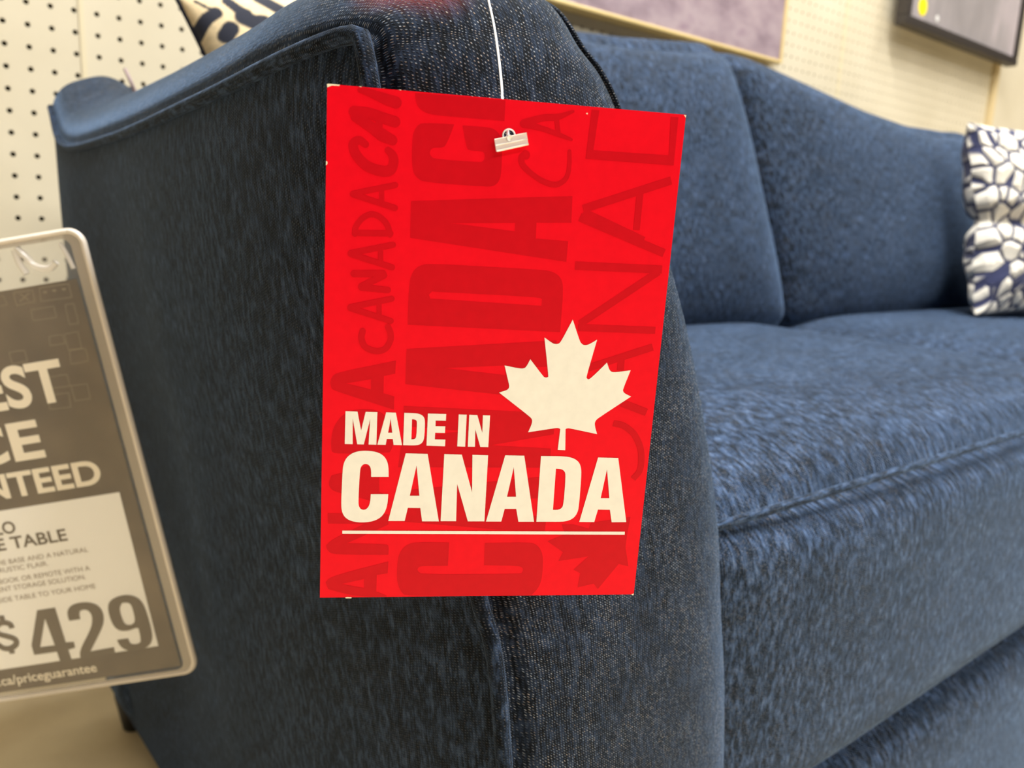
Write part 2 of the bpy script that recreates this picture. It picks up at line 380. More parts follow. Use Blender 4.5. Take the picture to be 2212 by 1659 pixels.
def leg(x, y):
    V = []; 
    for z, r in ((FL, 0.012), (FL + 0.004, 0.0125), (-0.546, 0.019)):
        for k in range(16):
            a = 2 * math.pi * k / 16; V.append((x + r * math.cos(a), y + r * math.sin(a), z))
    Fc = [(i * 16 + k, i * 16 + (k + 1) % 16, (i + 1) * 16 + (k + 1) % 16, (i + 1) * 16 + k) for i in range(2) for k in range(16)]
    Fc.append(tuple(range(15, -1, -1))); Fc.append(tuple(range(32, 48)))
    mesh('leg', V, Fc, BLACK, sofa)
for x, y in ((0.172, 0.905), (0.27, 0.27), (1.955, 0.905), (1.86, 0.27)): leg(x, y)
# maker's cord looped over the back frame
s = [onY(270, 150, .80), onY(276, 162, .79), onY(284, 180, .785), onY(292, 200, .785)]
tube('hang_cord', even(resample(s, 30), 20), 0.0016, plain('brown_cord', srgb(140, 122, 122), 0.6), sofa, 8)

# ------------------------------------------------------------------ throw pillows
def pillow_verts(c, rx, up, w, h, t, n=120, pinch=None):
    rx = np.array(rx, float); rx /= np.linalg.norm(rx); up = np.array(up, float); up -= rx * rx.dot(up); up /= np.linalg.norm(up); nn = np.cross(rx, up)
    g = np.linspace(-1, 1, n); A, B = np.meshgrid(g, g, indexing='ij')
    pa = A * (1 - 0.07 * (1 - A ** 2) * 0 - 0.06 * (1 - B ** 2)); pb = B * (1 - 0.06 * (1 - A ** 2))
    th = ((1 - A ** 2) * (1 - B ** 2)) ** 0.42
    out = []
    for s in (1, -1):
        T = th * t * s
        P = np.array(c) + pa[..., None] * rx * w / 2 + pb[..., None] * up * h / 2 + T[..., None] * nn
        out.append(P)
    if pinch:
        for P in out: pinch(P, A, B, rx, up, nn)
    V = np.vstack([o.reshape(-1, 3) for o in out]); f = grid_faces(n, n); Fc = np.vstack([f, f[:, ::-1] + n * n])
    U = np.c_[(A * w / 2).ravel(), (B * h / 2).ravel()]; U = np.vstack([U, U + 3])
    return V, Fc, U, A, B, out, nn
def cloth_mat(name, attr=None):
    m, nt, p = new_mat(name); p.inputs['Roughness'].default_value = 0.9; p.inputs['Sheen Weight'].default_value = 0.2
    uvn = nd(nt, 'ShaderNodeUVMap')
    fine = nd(nt, 'ShaderNodeTexNoise', i_Vector=uvn.outputs[0], i_Scale=260.0, i_Detail=3.0)
    if attr:
        a = nd(nt, 'ShaderNodeAttribute', attribute_name='pattern'); c = a.outputs['Color']
    else:
        wv = nd(nt, 'ShaderNodeTexNoise', i_Vector=uvn.outputs[0], i_Scale=14.0, i_Detail=1.0)
        v = nd(nt, 'ShaderNodeVectorMath', operation='MULTIPLY_ADD'); nt.links.new(wv.outputs['Color'], v.inputs[0]); v.inputs[1].default_value = (0.02, 0.02, 0); nt.links.new(uvn.outputs[0], v.inputs[2])
        mp = nd(nt, 'ShaderNodeMapping', i_Vector=v.outputs[0]); mp.inputs['Scale'].default_value = (46, 32, 1)
        vo = nd(nt, 'ShaderNodeTexVoronoi', i_Vector=mp.outputs[0], i_Scale=1.0, feature='DISTANCE_TO_EDGE'); vo.inputs['Randomness'].default_value = 0.85
        c = ramp(nt, vo.outputs['Distance'], [(0.0, srgb(40, 46, 84)), (0.055, srgb(48, 54, 92)), (0.10, srgb(242, 236, 222)), (1.0, srgb(243, 236, 222))])
        bb = nd(nt, 'ShaderNodeBump', i_Height=nd(nt, 'ShaderNodeMapRange', i_0=vo.outputs['Distance'], i_1=0.0, i_2=0.3).outputs[0], i_Distance=0.006, i_Strength=1.0)
        nt.links.new(bb.outputs[0], p.inputs['Normal'])
    c = mixc(nt, 1.0, c, ramp(nt, fine.outputs[0], [(0.3, (0.8, 0.8, 0.8)), (0.7, (1, 1, 1))]), 'MULTIPLY')
    nt.links.new(c, p.inputs['Base Color']); return m
# cream pillow with navy brush marks, behind the left arm
def cream_pillow():
    squash = lambda A, B: 0.035 * np.clip(-A, 0, 1) * np.clip(0.5 - B, 0, 1.5) / 1.5      # pressed in by the arm
    P0 = onY(380, -8, 0.735)                      # its upper left corner
    rx = np.array([0.93, 0.0, 0.30]); rx /= np.linalg.norm(rx); up = np.array([-0.25, 0.20, 1.0]); up -= rx * rx.dot(up); up /= np.linalg.norm(up); nn = np.cross(rx, up)
    wd = 0.30; c = P0 + rx * wd / 2 - up * wd / 2
    V, Fc, U, A, B, out, nn = pillow_verts(c, rx, up, wd, wd, 0.055, 260, lambda P, A, B, rx_, up_, nn_: P.__iadd__((squash(A, B))[..., None] * rx_))
    def loc(px, py):                              # photo point on the pillow's mid plane -> local metres
        r = ray(px, py); t = (c + 0.012 * nn).dot(nn) / r.dot(nn); q = r * t - c; return np.array([q.dot(rx), q.dot(up)])
    Z = lambda x, y: loc(380 + x / 5.027, y / 5.027)
    pxm = np.linalg.norm(Z(5.027 * 10, 0) - Z(0, 0)) / 50.27
    strokes = [([(420, 165), (330, 215), (265, 310), (215, 430)], 62), ([(560, 360), (515, 430)], 78), ([(545, 40), (640, 150), (730, 215)], 55),
               ([(690, 250), (800, 320), (890, 330)], 85), ([(860, 20), (930, 80), (1060, 190)], 68), ([(1180, -20), (1400, 20)], 45), ([(215, -5), (330, 90), (470, 170)], 16),
               ([(950, -150), (760, -250)], 70), ([(300, -200), (150, -420)], 75), ([(560, -120), (420, -380)], 60), ([(1250, -250), (1500, -180)], 70), ([(800, -480), (1100, -420)], 75), ([(20, 20), (60, -10)], 26)]
    # the front of this pillow faces the camera: local coords of every vertex, shifted for the bulge
    Q = (V - c); L = np.c_[Q @ rx, Q @ up]
    best = np.full(len(V), 9.0)
    for pts, wdt in strokes:
        pp = [Z(*p) for p in pts]
        for a, b in zip(pp[:-1], pp[1:]):
            ab = b - a; t = np.clip(((L - a) @ ab) / ab.dot(ab), 0, 1); d = np.linalg.norm(L - a - t[:, None] * ab, axis=1) / (1.12 * wdt * pxm)
            best = np.minimum(best, d)
    rnd = random.Random(5)
    for iy in range(7):
        for ix in range(7):
            p0 = np.array([-0.132 + ix * 0.044 + rnd.uniform(-.008, .008), 0.125 - iy * 0.043 + rnd.uniform(-.008, .008)])
            if p0[0] < 0.06 and p0[1] > 0.045: continue
            an = rnd.uniform(-1.3, -0.3) if (ix + iy) % 3 else rnd.uniform(0.4, 1.2); ln = rnd.uniform(0.006, 0.026); dv = np.array([math.cos(an), math.sin(an)]) * ln
            bend = p0 + dv + np.array([dv[1], -dv[0]]) * rnd.uniform(-.6, .6)
            for a, b in ((p0 - dv, p0), (p0, bend)):
                ab = b - a; t = np.clip(((L - a) @ ab) / ab.dot(ab), 0, 1); d = np.linalg.norm(L - a - t[:, None] * ab, axis=1) / rnd.uniform(0.007, 0.010)
                best = np.minimum(best, d)
    k = np.clip((1.06 - best) / 0.12, 0, 1)[:, None]
    cr, nv = np.array(srgb(236, 214, 172)), np.array(srgb(22, 28, 48))
    colr = cr * (1 - k) + nv * k
    t = thing('throw_pillow', c - up * wd / 2, 'cream throw pillow with navy brush marks behind the sofa arm that carries the red tag', 'pillow')
    b_ = mesh('cover', V, Fc, cloth_mat('cream_navy_cloth', True), t, U, colr=colr)
    e = np.linspace(-1, 1, 60); o = np.ones(60); ed = np.vstack([np.c_[e, -o], np.c_[o, e], np.c_[-e, o], np.c_[-o, -e]])
    ea, eb = ed[:, 0] * (1 - 0.06 * (1 - ed[:, 1] ** 2)), ed[:, 1] * (1 - 0.06 * (1 - ed[:, 0] ** 2))
    tube('piping', c + (ea * wd / 2 + squash(ed[:, 0], ed[:, 1]))[:, None] * rx + eb[:, None] * up * wd / 2, 0.0022, plain('navy_piping', srgb(24, 28, 46), 0.8), t, 8)
cream_pillow()
def white_pillow():
    rx = np.array([0.93, -0.30, 0.0]); up = np.array([0.37, 0.12, 1.0])
    bl = onY(2054, 674, 0.582); rxn = rx / np.linalg.norm(rx); un = up / np.linalg.norm(up)
    wd, hh = 0.40, 0.325; c = bl + rxn * wd / 2 + un * hh / 2
    def pinch(P, A, B, rx_, up_, nn_):
        k = np.exp(-((B + 0.10 + 0.10 * A) / 0.10) ** 2) * np.clip(0.6 - 0.6 * A, 0, 1)       # crease across its left half
        P += (k * 0.012)[..., None] * rx_ * (A < 0)[..., None]
        d = (P - c) @ nn_; P -= (d * 0.45 * k)[..., None] * nn_
        s = np.clip(-A, 0, 1) * np.clip(B + 0.1, 0, 1); P += (s * 0.004)[..., None] * rx_
        wrin = 0.004 * np.sin(9 * A + 5 * B) * np.sin(11 * B - 3 * A); P += wrin[..., None] * nn_
    V, Fc, U, *_ = pillow_verts(c, rx, up, wd, hh, 0.075, 120, pinch)
    t = thing('throw_pillow', c - un * hh / 2, 'white throw pillow with navy outlined shapes at the far end of the seat', 'pillow')
    mesh('cover', V, Fc, cloth_mat('white_navy_cloth'), t, U)
white_pillow()

# ------------------------------------------------------------------ pictures on the wall
def print_mat(name, stops, scale, rough=0.5, stretch=(1, 1, 1)):
    m, nt, p = new_mat(name); tc = nd(nt, 'ShaderNodeTexCoord'); mp = nd(nt, 'ShaderNodeMapping', i_Vector=tc.outputs['Object']); mp.inputs['Scale'].default_value = stretch
    n = nd(nt, 'ShaderNodeTexNoise', i_Vector=mp.outputs[0], i_Scale=scale, i_Detail=6.0, i_Roughness=0.6)
    nt.links.new(ramp(nt, n.outputs[0], stops), p.inputs['Base Color']); p.inputs['Roughness'].default_value = rough
    return m
def frame_boxes(t, x0, x1, z0, z1, yf, yb, fw, mat):
    V, Fc = [], []
    for lo, hi in (((x0, yf, z0), (x1, yb, z0 + fw)), ((x0, yf, z1 - fw), (x1, yb, z1)), ((x0, yf, z0 + fw), (x0 + fw, yb, z1 - fw)), ((x1 - fw, yf, z0 + fw), (x1, yb, z1 - fw))):
        a, f, _ = rbox_arrays(lo, hi, min(0.002, fw / 3), 4); Fc += (f + sum(len(v) for v in V)).tolist(); V.append(a)
    return mesh('frame', np.vstack(V), Fc, mat, t)
ya = W - 0.035; q = onY(1690, 138, ya)
X1, Z0 = q[0], q[2]; X0, Z1 = X1 - 1.05, Z0 + 0.75
t = thing('framed_print', (X1 - 0.5, ya, Z0), 'mauve abstract canvas print in a thin gold frame above the sofa', 'picture')
frame_boxes(t, X0, X1, Z0, Z1, ya, W, 0.007, plain('gold_frame', srgb(214, 190, 130), 0.35))
box('canvas', (X0 + 0.006, ya + 0.004, Z0 + 0.006), (X1 - 0.006, W - 0.006, Z1 - 0.006),
    print_mat('mauve_paint', [(0.3, srgb(112, 94, 104)), (0.48, srgb(144, 126, 134)), (0.6, srgb(160, 143, 148)), (0.75, srgb(132, 110, 124))], 9.0, 0.6, (1, 1, 1.6)), t)
yb = W - 0.055; q0, q1 = onY(1958, 44, yb), onY(2196, 148, yb)
X0, X1, Z0 = q0[0], q1[0], (q0[2] + q1[2]) / 2; Z1 = Z0 + 0.55
t = thing('framed_picture', ((X0 + X1) / 2, yb, Z0), 'grey picture in a black frame with a round yellow sticker in its corner', 'picture')
frame_boxes(t, X0, X1, Z0, Z1, yb, yb + 0.03, 0.022, plain('black_frame', srgb(48, 42, 38), 0.5))
box('picture', (X0 + 0.015, yb + 0.008, Z0 + 0.015), (X1 - 0.015, yb + 0.028, Z1 - 0.015),
    print_mat('grey_photo', [(0.25, srgb(120, 116, 116)), (0.5, srgb(150, 144, 146)), (0.62, srgb(176, 166, 170)), (0.8, srgb(205, 192, 194))], 2.6, 0.3, (1.8, 1, 0.7)), t)
def disc(name, c, r, mat, parent, n=28, ny=-1):
    V = [c + np.array([r * math.cos(2 * math.pi * k / n), 0, r * math.sin(2 * math.pi * k / n)]) for k in range(n)]
    V += [v + np.array([0, 0.0006, 0]) for v in V[:n]]
    Fc = [tuple(range(n)), tuple(range(2 * n - 1, n - 1, -1))] + [(k, n + k, n + (k + 1) % n, (k + 1) % n) for k in range(n)]
    return mesh(name, V, Fc, mat, parent, smooth=False)
disc('sticker', onY(1994, 14, yb + 0.007), 0.021, plain('yellow_sticker', srgb(245, 225, 20), 0.5), t)
disc('sticker', onY(2025, 40, yb + 0.007), 0.008, plain('white_sticker', srgb(215, 215, 215), 0.5), t)
for zz in (Z0 + 0.1, Z1 - 0.1):
    box('bracket', ((X0 + X1) / 2 - 0.03, yb + 0.03, zz - 0.01), ((X0 + X1) / 2 + 0.03, W, zz + 0.01), BLACK, t)

# ------------------------------------------------------------------ flat print helpers (traced on the real plane of the card / sign)
class Plane:
    def __init__(s, o, h, v):                 # origin, unit right, unit down
        s.o, s.h, s.v = map(np.array, (o, h, v)); s.n = np.cross(s.h, -s.v); s.n /= np.linalg.norm(s.n)
        if s.n.dot(s.o) > 0: s.n = -s.n       # towards the viewer's side
    def loc(s, px, py):
        r = ray(px, py); t = s.o.dot(s.n) / r.dot(s.n); q = r * t - s.o; return np.array([q.dot(s.h), q.dot(s.v)])
    def pt(s, a, b, lift=0.0): return s.o + s.h * a + s.v * b + s.n * lift
def flat(name, pl, polys, mat, parent, lift):
    """polys: list of (outer, [holes]) in local metres"""
    V, Fc = [], []
    for outer, holes in polys:
        rings = [[Vector((p[0], p[1], 0)) for p in r] for r in [outer] + holes]
        b0 = len(V); V += [pl.pt(p.x, p.y, lift) for r in rings for p in r]
        for tri in tessellate_polygon(rings):
            a, b, c = (V[b0 + i] for i in tri)
            tri = list(tri) if np.cross(b - a, c - a).dot(pl.n) > 0 else list(tri)[::-1]
            Fc.append([b0 + i for i in tri])
    return mesh(name, V, Fc, mat, parent, smooth=False)
def smooth_ring(P, it=2):
    """round a closed ring by corner cutting where the turn is gentle (keeps sharp corners)"""
    P = [np.array(p, float) for p in P]
    for _ in range(it):
        out = []; n = len(P)
        for i in range(n):
            a, b, c = P[i - 1], P[i], P[(i + 1) % n]; u, v = b - a, c - b
            ang = math.degrees(math.acos(max(-1, min(1, u.dot(v) / (np.linalg.norm(u) * np.linalg.norm(v) + 1e-12)))))
            if 4 < ang < 48: out += [b - u * 0.25, b + v * 0.25]
            else: out.append(b)
        P = out
    return P
def stroke_poly(P, w, round_=True, n=9):
    """thick polyline as one outline with round or flat ends"""
    P = [np.array(p, float) for p in P]; L, Rr = [], []
    ws = w if hasattr(w, '__len__') else [w] * len(P)
    for i, p in enumerate(P):
        t = (P[min(i + 1, len(P) - 1)] - P[max(i - 1, 0)]); t /= np.linalg.norm(t); nn = np.array([-t[1], t[0]])
        L.append(p + nn * ws[i] / 2); Rr.append(p - nn * ws[i] / 2)
    if not round_: return L + Rr[::-1]
    def cap(c, a, b):
        a0 = math.atan2(*(a - c)[::-1]); r = np.linalg.norm(a - c); return [c + r * np.array([math.cos(a0 - math.pi * k / n), math.sin(a0 - math.pi * k / n)]) for k in range(1, n)]
    return L + cap(P[-1], L[-1], Rr[-1]) + Rr[::-1] + cap(P[0], Rr[0], L[0])

# ------------------------------------------------------------------ the red hang tag
TO = np.array([0.09683, 0.21031, 0.03561]); TR = np.array([0.18546, 0.16022, 0.0339]); TB = np.array([0.09605, 0.21520, -0.11671])
hx = TR - TO; hl = np.linalg.norm(hx); hx /= hl; vx = TB - TO; vx -= hx * hx.dot(vx); vl = np.linalg.norm(vx); vx /= vl
card = Plane(TO, hx, vx)
tagt = thing('hang_tag', TO + hx * hl / 2 + vx * vl, 'red made in canada hang tag with a white maple leaf hanging on the sofa arm', 'tag')
def gloss_mat(name, c, rough=0.4, spec=0.14, noise=0.03):
    m = plain(name, c, rough, spec, noise, 300); return m
RED = gloss_mat('red_ink', (0.86, 0.0015, 0.014)); DRED = gloss_mat('dark_red_ink', (0.62, 0.0012, 0.010)); CREAM = gloss_mat('cream_ink', srgb(244, 241, 232), 0.5)
CORN = [card.loc(*p) for p in ((707, 181), (1482, 248), (1369, 1284), (691, 1291))]
def hole_ring(c, r, n=20): return [np.array([c[0] + r * math.cos(2 * math.pi * k / n), c[1] + r * math.sin(2 * math.pi * k / n)]) for k in range(n)]
hc = card.loc(1099, 293); HR = 0.00175
def card_body():
    TH = 0.00045
    rings = [[Vector((*p, 0)) for p in CORN], [Vector((*p, 0)) for p in hole_ring(hc, HR)]]
    flatv = [p for r in rings for p in r]; n = len(flatv); V = [card.pt(p.x, p.y, 0) for p in flatv] + [card.pt(p.x, p.y, -TH) for p in flatv]
    Fc = []
    for tri in tessellate_polygon(rings):
        a, b, c = (V[i] for i in tri); tri = list(tri) if np.cross(b - a, c - a).dot(card.n) > 0 else list(tri)[::-1]
        Fc.append(tri); Fc.append([i + n for i in tri[::-1]])
    for b0, m_ in ((0, 4), (4, 20)):
        for k in range(m_): Fc.append([b0 + k, b0 + (k + 1) % m_, n + b0 + (k + 1) % m_, n + b0 + k])
    return mesh('card', V, Fc, RED, tagt, smooth=False)
cardo = card_body()
S = 5.53
ORG = dict(C1=(700, 180), C2=(1090, 200), C3=(690, 460), C4=(1090, 480), C5=(690, 740), C6=(1060, 680), C7=(680, 1010), C8=(1040, 1010))
def cp(k, x, y):
    if k == 'G': return card.loc(670 + x / 2.602, 720 + y / 2.602)
    if k == 'F': return card.loc(670 + x / 2.602, 160 + y / 2.602)
    if k == 'P': return card.loc(x, y)
    o = ORG[k]; return card.loc(o[0] + x / S, o[1] + y / S)
def ring(k, pts, sm=True):
    r = [cp(k, *p) for p in pts]; return smooth_ring(r) if sm else r
# cream lettering
lett = [
 (ring('C5', [(312,818),(455,823),(498,1050),(553,826),(692,830),(680,1218),(587,1216),(607,912),(530,1215),(452,1213),(398,905),(397,1212),(303,1210)], 0), []),
 (ring('C5', [(798,832),(913,836),(987,1224),(886,1222),(877,1150),(805,1149),(792,1220),(692,1218)], 0), [ring('C5', [(852,905),(870,1076),(820,1076)], 0)]),
 (ring('C5', [(1014,838),(1140,842),(1200,852),(1245,880),(1262,930),(1254,1120),(1240,1180),(1205,1215),(1150,1228),(1000,1224)]), [ring('C5', [(1106,914),(1140,917),(1160,930),(1166,955),(1158,1120),(1148,1142),(1128,1154),(1098,1155)])]),
 (ring('C5', [(1296,847),(1514,852),(1510,932),(1388,930),(1386,997),(1503,999),(1499,1078),(1382,1076),(1378,1155),(1504,1157),(1500,1237),(1279,1230)], 0), []),
 (ring('C5', [(1664,857),(1759,860),(1740,1242),(1646,1238)], 0), []),
 (ring('C5', [(1790,861),(1886,865),(1945,1078),(1953,867),(2038,870),(2016,1248),(1921,1245),(1862,1035),(1857,1243),(1772,1242)], 0), []),
 (ring('G', [(441,806),(441,765),(436,725),(420,695),(393,673),(350,661),(290,659),(245,668),(208,693),(188,730),(182,775),(174,960),(178,1000),(192,1030),(222,1052),(270,1062),(320,1061),(365,1052),(402,1030),(425,995),(436,950),(439,903),(341,903),(338,945),(330,972),(315,988),(300,992),(284,987),(273,970),(271,940),(279,780),(285,748),(303,733),(325,735),(339,750),(343,775),(343,806)]), []),
 (ring('G', [(537,674),(660,677),(723,1056),(629,1056),(619,981),(549,980),(531,1054),(439,1054)], 0), [ring('G', [(598,742),(614,912),(560,912)], 0)]),
 (ring('G', [(754,678),(852,681),(910,893),(912,682),(1000,685),(979,1056),(886,1056),(826,845),(820,1055),(733,1055)], 0), []),
 (ring('G', [(1096,685),(1203,687),(1258,1058),(1170,1058),(1158,986),(1093,986),(1074,1057),(988,1057)], 0), [ring('G', [(1144,752),(1157,918),(1106,918)], 0)]),
 (ring('G', [(1297,689),(1420,690),(1470,697),(1505,716),(1522,748),(1524,800),(1510,975),(1500,1012),(1478,1040),(1440,1056),(1400,1058),(1271,1058)]), [ring('G', [(1381,760),(1412,762),(1430,774),(1436,800),(1424,960),(1412,984),(1390,992),(1364,991)])]),
 (ring('G', [(1618,697),(1731,700),(1776,1060),(1694,1061),(1684,991),(1617,990),(1596,1060),(1512,1059)], 0), [ring('G', [(1668,764),(1681,926),(1632,926)], 0)]),
 (ring('G', [(181,1108),(1768,1114),(1767,1131),(181,1126)], 0), [])]
flat('lettering', card, lett, CREAM, cardo, 0.00014)
leaf = [(979,57),(1062,310),(1080,340),(1105,360),(1140,362),(1180,350),(1270,296),(1142,735),(1146,758),(1165,770),(1195,758),(1388,570),(1410,640),(1425,668),(1450,684),(1500,684),(1670,662),(1578,890),(1580,915),(1600,940),(1676,975),(1290,1228),(1256,1258),(1241,1290),(1243,1330),(1270,1424),(960,1358),(920,1353),(893,1362),(889,1616),(800,1612),(830,1362),(805,1350),(770,1352),(446,1402),(485,1315),(496,1270),(490,1242),(460,1210),(100,928),(175,905),(206,890),(222,860),(217,825),(165,604),(330,638),(390,642),(425,622),(472,530),(620,725),(640,745),(665,750),(685,742),(688,720),(641,270),(740,342),(778,350),(812,345),(840,318)]
flat('maple_leaf', card, [(ring('C6', leaf), [])], CREAM, cardo, 0.00014)
# tone-on-tone words
dk = []
A = lambda k, pts, holes=(), sm=True: dk.append((ring(k, pts, sm), [ring(k, h, sm) for h in holes]))
A('C1', [(1088,116),(2168,204),(2155,450),(1400,385),(1250,365),(1160,320),(1110,260),(1095,190)])
A('C1', [(1555,492),(1500,640),(1455,735),(1425,765),(1310,768),(1275,790),(1262,830),(1275,870),(1320,905),(1860,945),(1905,930),(1922,890),(1918,840),(1895,812),(1735,800),(1705,775),(1655,505),(1960,525),(2050,555),(2110,630),(2128,760),(2118,1080),(2090,1170),(2040,1222),(1960,1236),(1200,1180),(1110,1130),(1060,1050),(1050,880),(1058,640),(1080,560),(1120,500),(1180,472)])
A('F', [(567,714),(1474,686),(1468,835),(1272,835),(1268,925),(1450,940),(1440,1055),(563,920)], [[(790,838),(1153,836),(1150,884)]], False)
A('F', [(548,1408),(556,1180),(575,1110),(615,1075),(680,1065),(1300,1100),(1370,1112),(1410,1145),(1424,1200),(1405,1450)], [[(685,1222),(1285,1253),(1304,1265),(1300,1303),(675,1262),(668,1240)]])
A('G', [(542,88),(1385,40),(1378,185),(1200,192),(1197,285),(1365,305),(1355,376),(535,285)], [[(750,195),(1100,180),(1098,235)]], False)
A('P', [(872,877),(1200,893),(1196,938),(1057,962),(1190,969),(1188,1010),(860,1009),(868,950),(1000,931),(872,920)], (), False)
A('P', [(868,1060),(1187,1028),(1184,1075),(1120,1078),(1118,1110),(1180,1118),(1177,1147),(1078,1144),(866,1126)], (), False)
P7 = lambda x, y: (680 + x / S, 1010 + y / S)
P8 = lambda x, y: (1040 + x / S, 1010 + y / S)
A('P', [P7(1605,895),P7(1220,890),P7(1110,915),P7(1040,975),P7(995,1070),P7(980,1270),P7(990,1390),P7(1030,1480),P7(1090,1540),P8(600,1520),P8(680,1440),P8(725,1320),P8(738,1090),P8(715,990),P8(665,925),P8(580,892),P8(40,902),P8(32,1165),P8(440,1172),P8(488,1192),P8(500,1222),P8(480,1260),P8(430,1270),P7(1290,1275),P7(1240,1250),P7(1225,1215),P7(1245,1185),P7(1290,1175),P7(1590,1172)])
A('C8', [(790,880),(960,810),(1000,800),(960,680),(1100,680),(1280,730),(1310,660),(1780,590),(1740,800),(1720,950),(1755,1180),(1640,1150),(1390,1450),(1340,1385),(1150,1430),(1180,1260),(1100,1220),(1280,1060),(920,1115),(975,1010)], (), False)
A('C5', [(915,215),(905,370),(770,400),(765,605),(895,645),(890,800),(230,590),(150,555),(126,480),(150,400),(230,355)], [[(315,487),(618,437),(615,560)]])
A('C5', [(140,1240),(150,1060),(220,920),(340,820),(520,790),(700,810),(820,900),(880,1060),(880,1240),(840,1310),(200,1330),(150,1300)])
A('C7', [(160,190),(200,95),(880,-80),(880,60),(770,120),(770,290),(880,340),(880,450),(300,300),(200,270)])
A('C7', [(155,545),(880,560),(880,680),(380,905),(860,915),(885,940),(880,1040),(220,1040),(150,990),(135,930),(200,860),(600,670),(160,668)])
A('C7', [(880,1122),(870,1262),(740,1282),(735,1480),(860,1530),(855,1542),(500,1542),(160,1450),(130,1370),(190,1300)], [[(320,1390),(590,1330),(590,1440)]])
A('C2', [(1042,205),(1132,212),(1060,690),(1962,752),(1985,290),(2075,296),(2020,870),(968,790)], (), False)
def ST(k, pts, w, rd=True):
    sc_ = np.linalg.norm(cp(k, 100, 0) - cp(k, 0, 0)) / 100; w = [x * sc_ for x in w] if hasattr(w, '__len__') else w * sc_
    P = [cp(k, *p) for p in pts]
    if len(P) > 3:
        m_ = 5 * len(P); P = list(resample(P, m_)); w = list(np.interp(np.linspace(0, 1, m_), np.linspace(0, 1, len(w)), w)) if hasattr(w, '__len__') else w
    dk.append((stroke_poly(P, w, rd), []))
for k, a, b, wd in (('C2',(940,1390),(1990,1050),98),('C2',(940,1430),(1660,1770),98),('C4',(900,-60),(1905,370),98),('C2',(1620,1190),(1575,1640),85),('C4',(842,518),(1880,566),98),
                    ('C4',(1840,590),(900,1215),92),('C4',(880,1258),(1800,1292),86),('C6',(1935,385),(1150,640),90),('C6',(1560,540),(1550,660),85),('C6',(1860,1165),(1560,1050),95)):
    ST(k, [a, b], wd, False)
ST('C6', [(1465,1295),(1580,1322),(1690,1400),(1755,1500),(1790,1600),(1800,1720),(1780,1860),(1700,1960)], 80, False)
ST('C2', [(230,370),(450,305),(640,290),(820,225)], [95,75,70,30]); ST('C2', [(230,375),(450,430),(640,500),(800,562)], [80,60,55,30]); ST('C2', [(622,320),(640,470)], 55)
ST('C2', [(250,745),(205,775),(215,860),(310,960),(460,1060),(600,1100),(700,1060),(755,980),(775,850),(775,700)], [110,75,70,62,62,66,60,55,50,44])
ST('C1', [(430,80),(560,120),(740,190),(860,230)], [60,90,130,140]); ST('C1', [(360,340),(540,360),(720,420),(850,460)], 130); ST('C1', [(380,400),(560,520),(700,620),(820,680)], [120,130,150,120]); ST('C1', [(660,450),(650,560)], 90)
ST('C1', [(500,730),(420,680),(350,730),(390,860),(520,990),(700,1050),(800,1030),(835,930),(815,850),(765,800)], [80,100,110,120,125,130,125,115,105,80])
for k, segs in (('C1', [([(345,1318),(855,1215)],68),([(345,1325),(850,1490)],72),([(690,1240),(690,1420)],60)]),
                ('C3', [([(430,238),(850,245)],72),([(425,250),(440,160),(520,60),(630,15),(740,60),(815,150),(845,260)],68),([(375,480),(880,380)],72),([(375,490),(870,650)],72),([(730,400),(735,590)],60),
                        ([(415,725),(760,722)],85),([(770,745),(505,878)],85),([(505,890),(820,920)],75),([(370,1125),(865,1025)],72),([(370,1135),(855,1290)],72),([(715,1050),(715,1220)],60),
                        ([(518,1410),(505,1500),(550,1600),(680,1650),(790,1620),(850,1520),(850,1430),(820,1360)],76)])):
    for pts, wd in segs: ST(k, pts, wd)
for i_, (o_, h_) in enumerate(dk): flat('printed_word', card, [(o_, h_)], DRED, cardo, 0.00004 + 0.0000012 * i_) if False else None
def flat_many(name, pl, polys, mat, parent, lift, step):
    V, Fc = [], []
    for i, (outer, holes) in enumerate(polys):
        rings = [[Vector((p[0], p[1], 0)) for p in r] for r in [outer] + list(holes)]; b0 = len(V)
        V += [pl.pt(p.x, p.y, lift + step * i) for r in rings for p in r]
        for tri in tessellate_polygon(rings):
            a, b, c = (V[b0 + i2] for i2 in tri); tri = list(tri) if np.cross(b - a, c - a).dot(pl.n) > 0 else list(tri)[::-1]
            Fc.append([b0 + i2 for i2 in tri])
    return mesh(name, V, Fc, mat, parent, smooth=False)
flat_many('printed_words', card, dk, DRED, cardo, 0.00004, 0.0000015)
# worn paper showing at corners and edges
worn = [ring('C1', p, 0) for p in ([(36,8),(60,5),(190,18),(182,32),(95,28),(60,40),(38,48)], [(24,928),(38,932),(42,955),(32,978),(22,975)], [(420,36),(450,38),(440,46)], [(895,74),(925,77),(915,86)])] + \
       [ring('C7', [(362,1550),(380,1544),(432,1545),(444,1552),(435,1560),(370,1560)], 0), ring('C2', [(2140,266),(2168,272),(2162,300),(2150,284)], 0), ring('C8', [(1790,1512),(1818,1500),(1816,1520),(1795,1520)], 0), ring('C2', [(978,240),(992,246),(988,262),(974,256)], 0)]
PAP = plain('bare_paper', srgb(246, 238, 214), 0.8)
for r in worn: flat('worn_edge', card, [(r, [])], PAP, cardo, 0.00016)

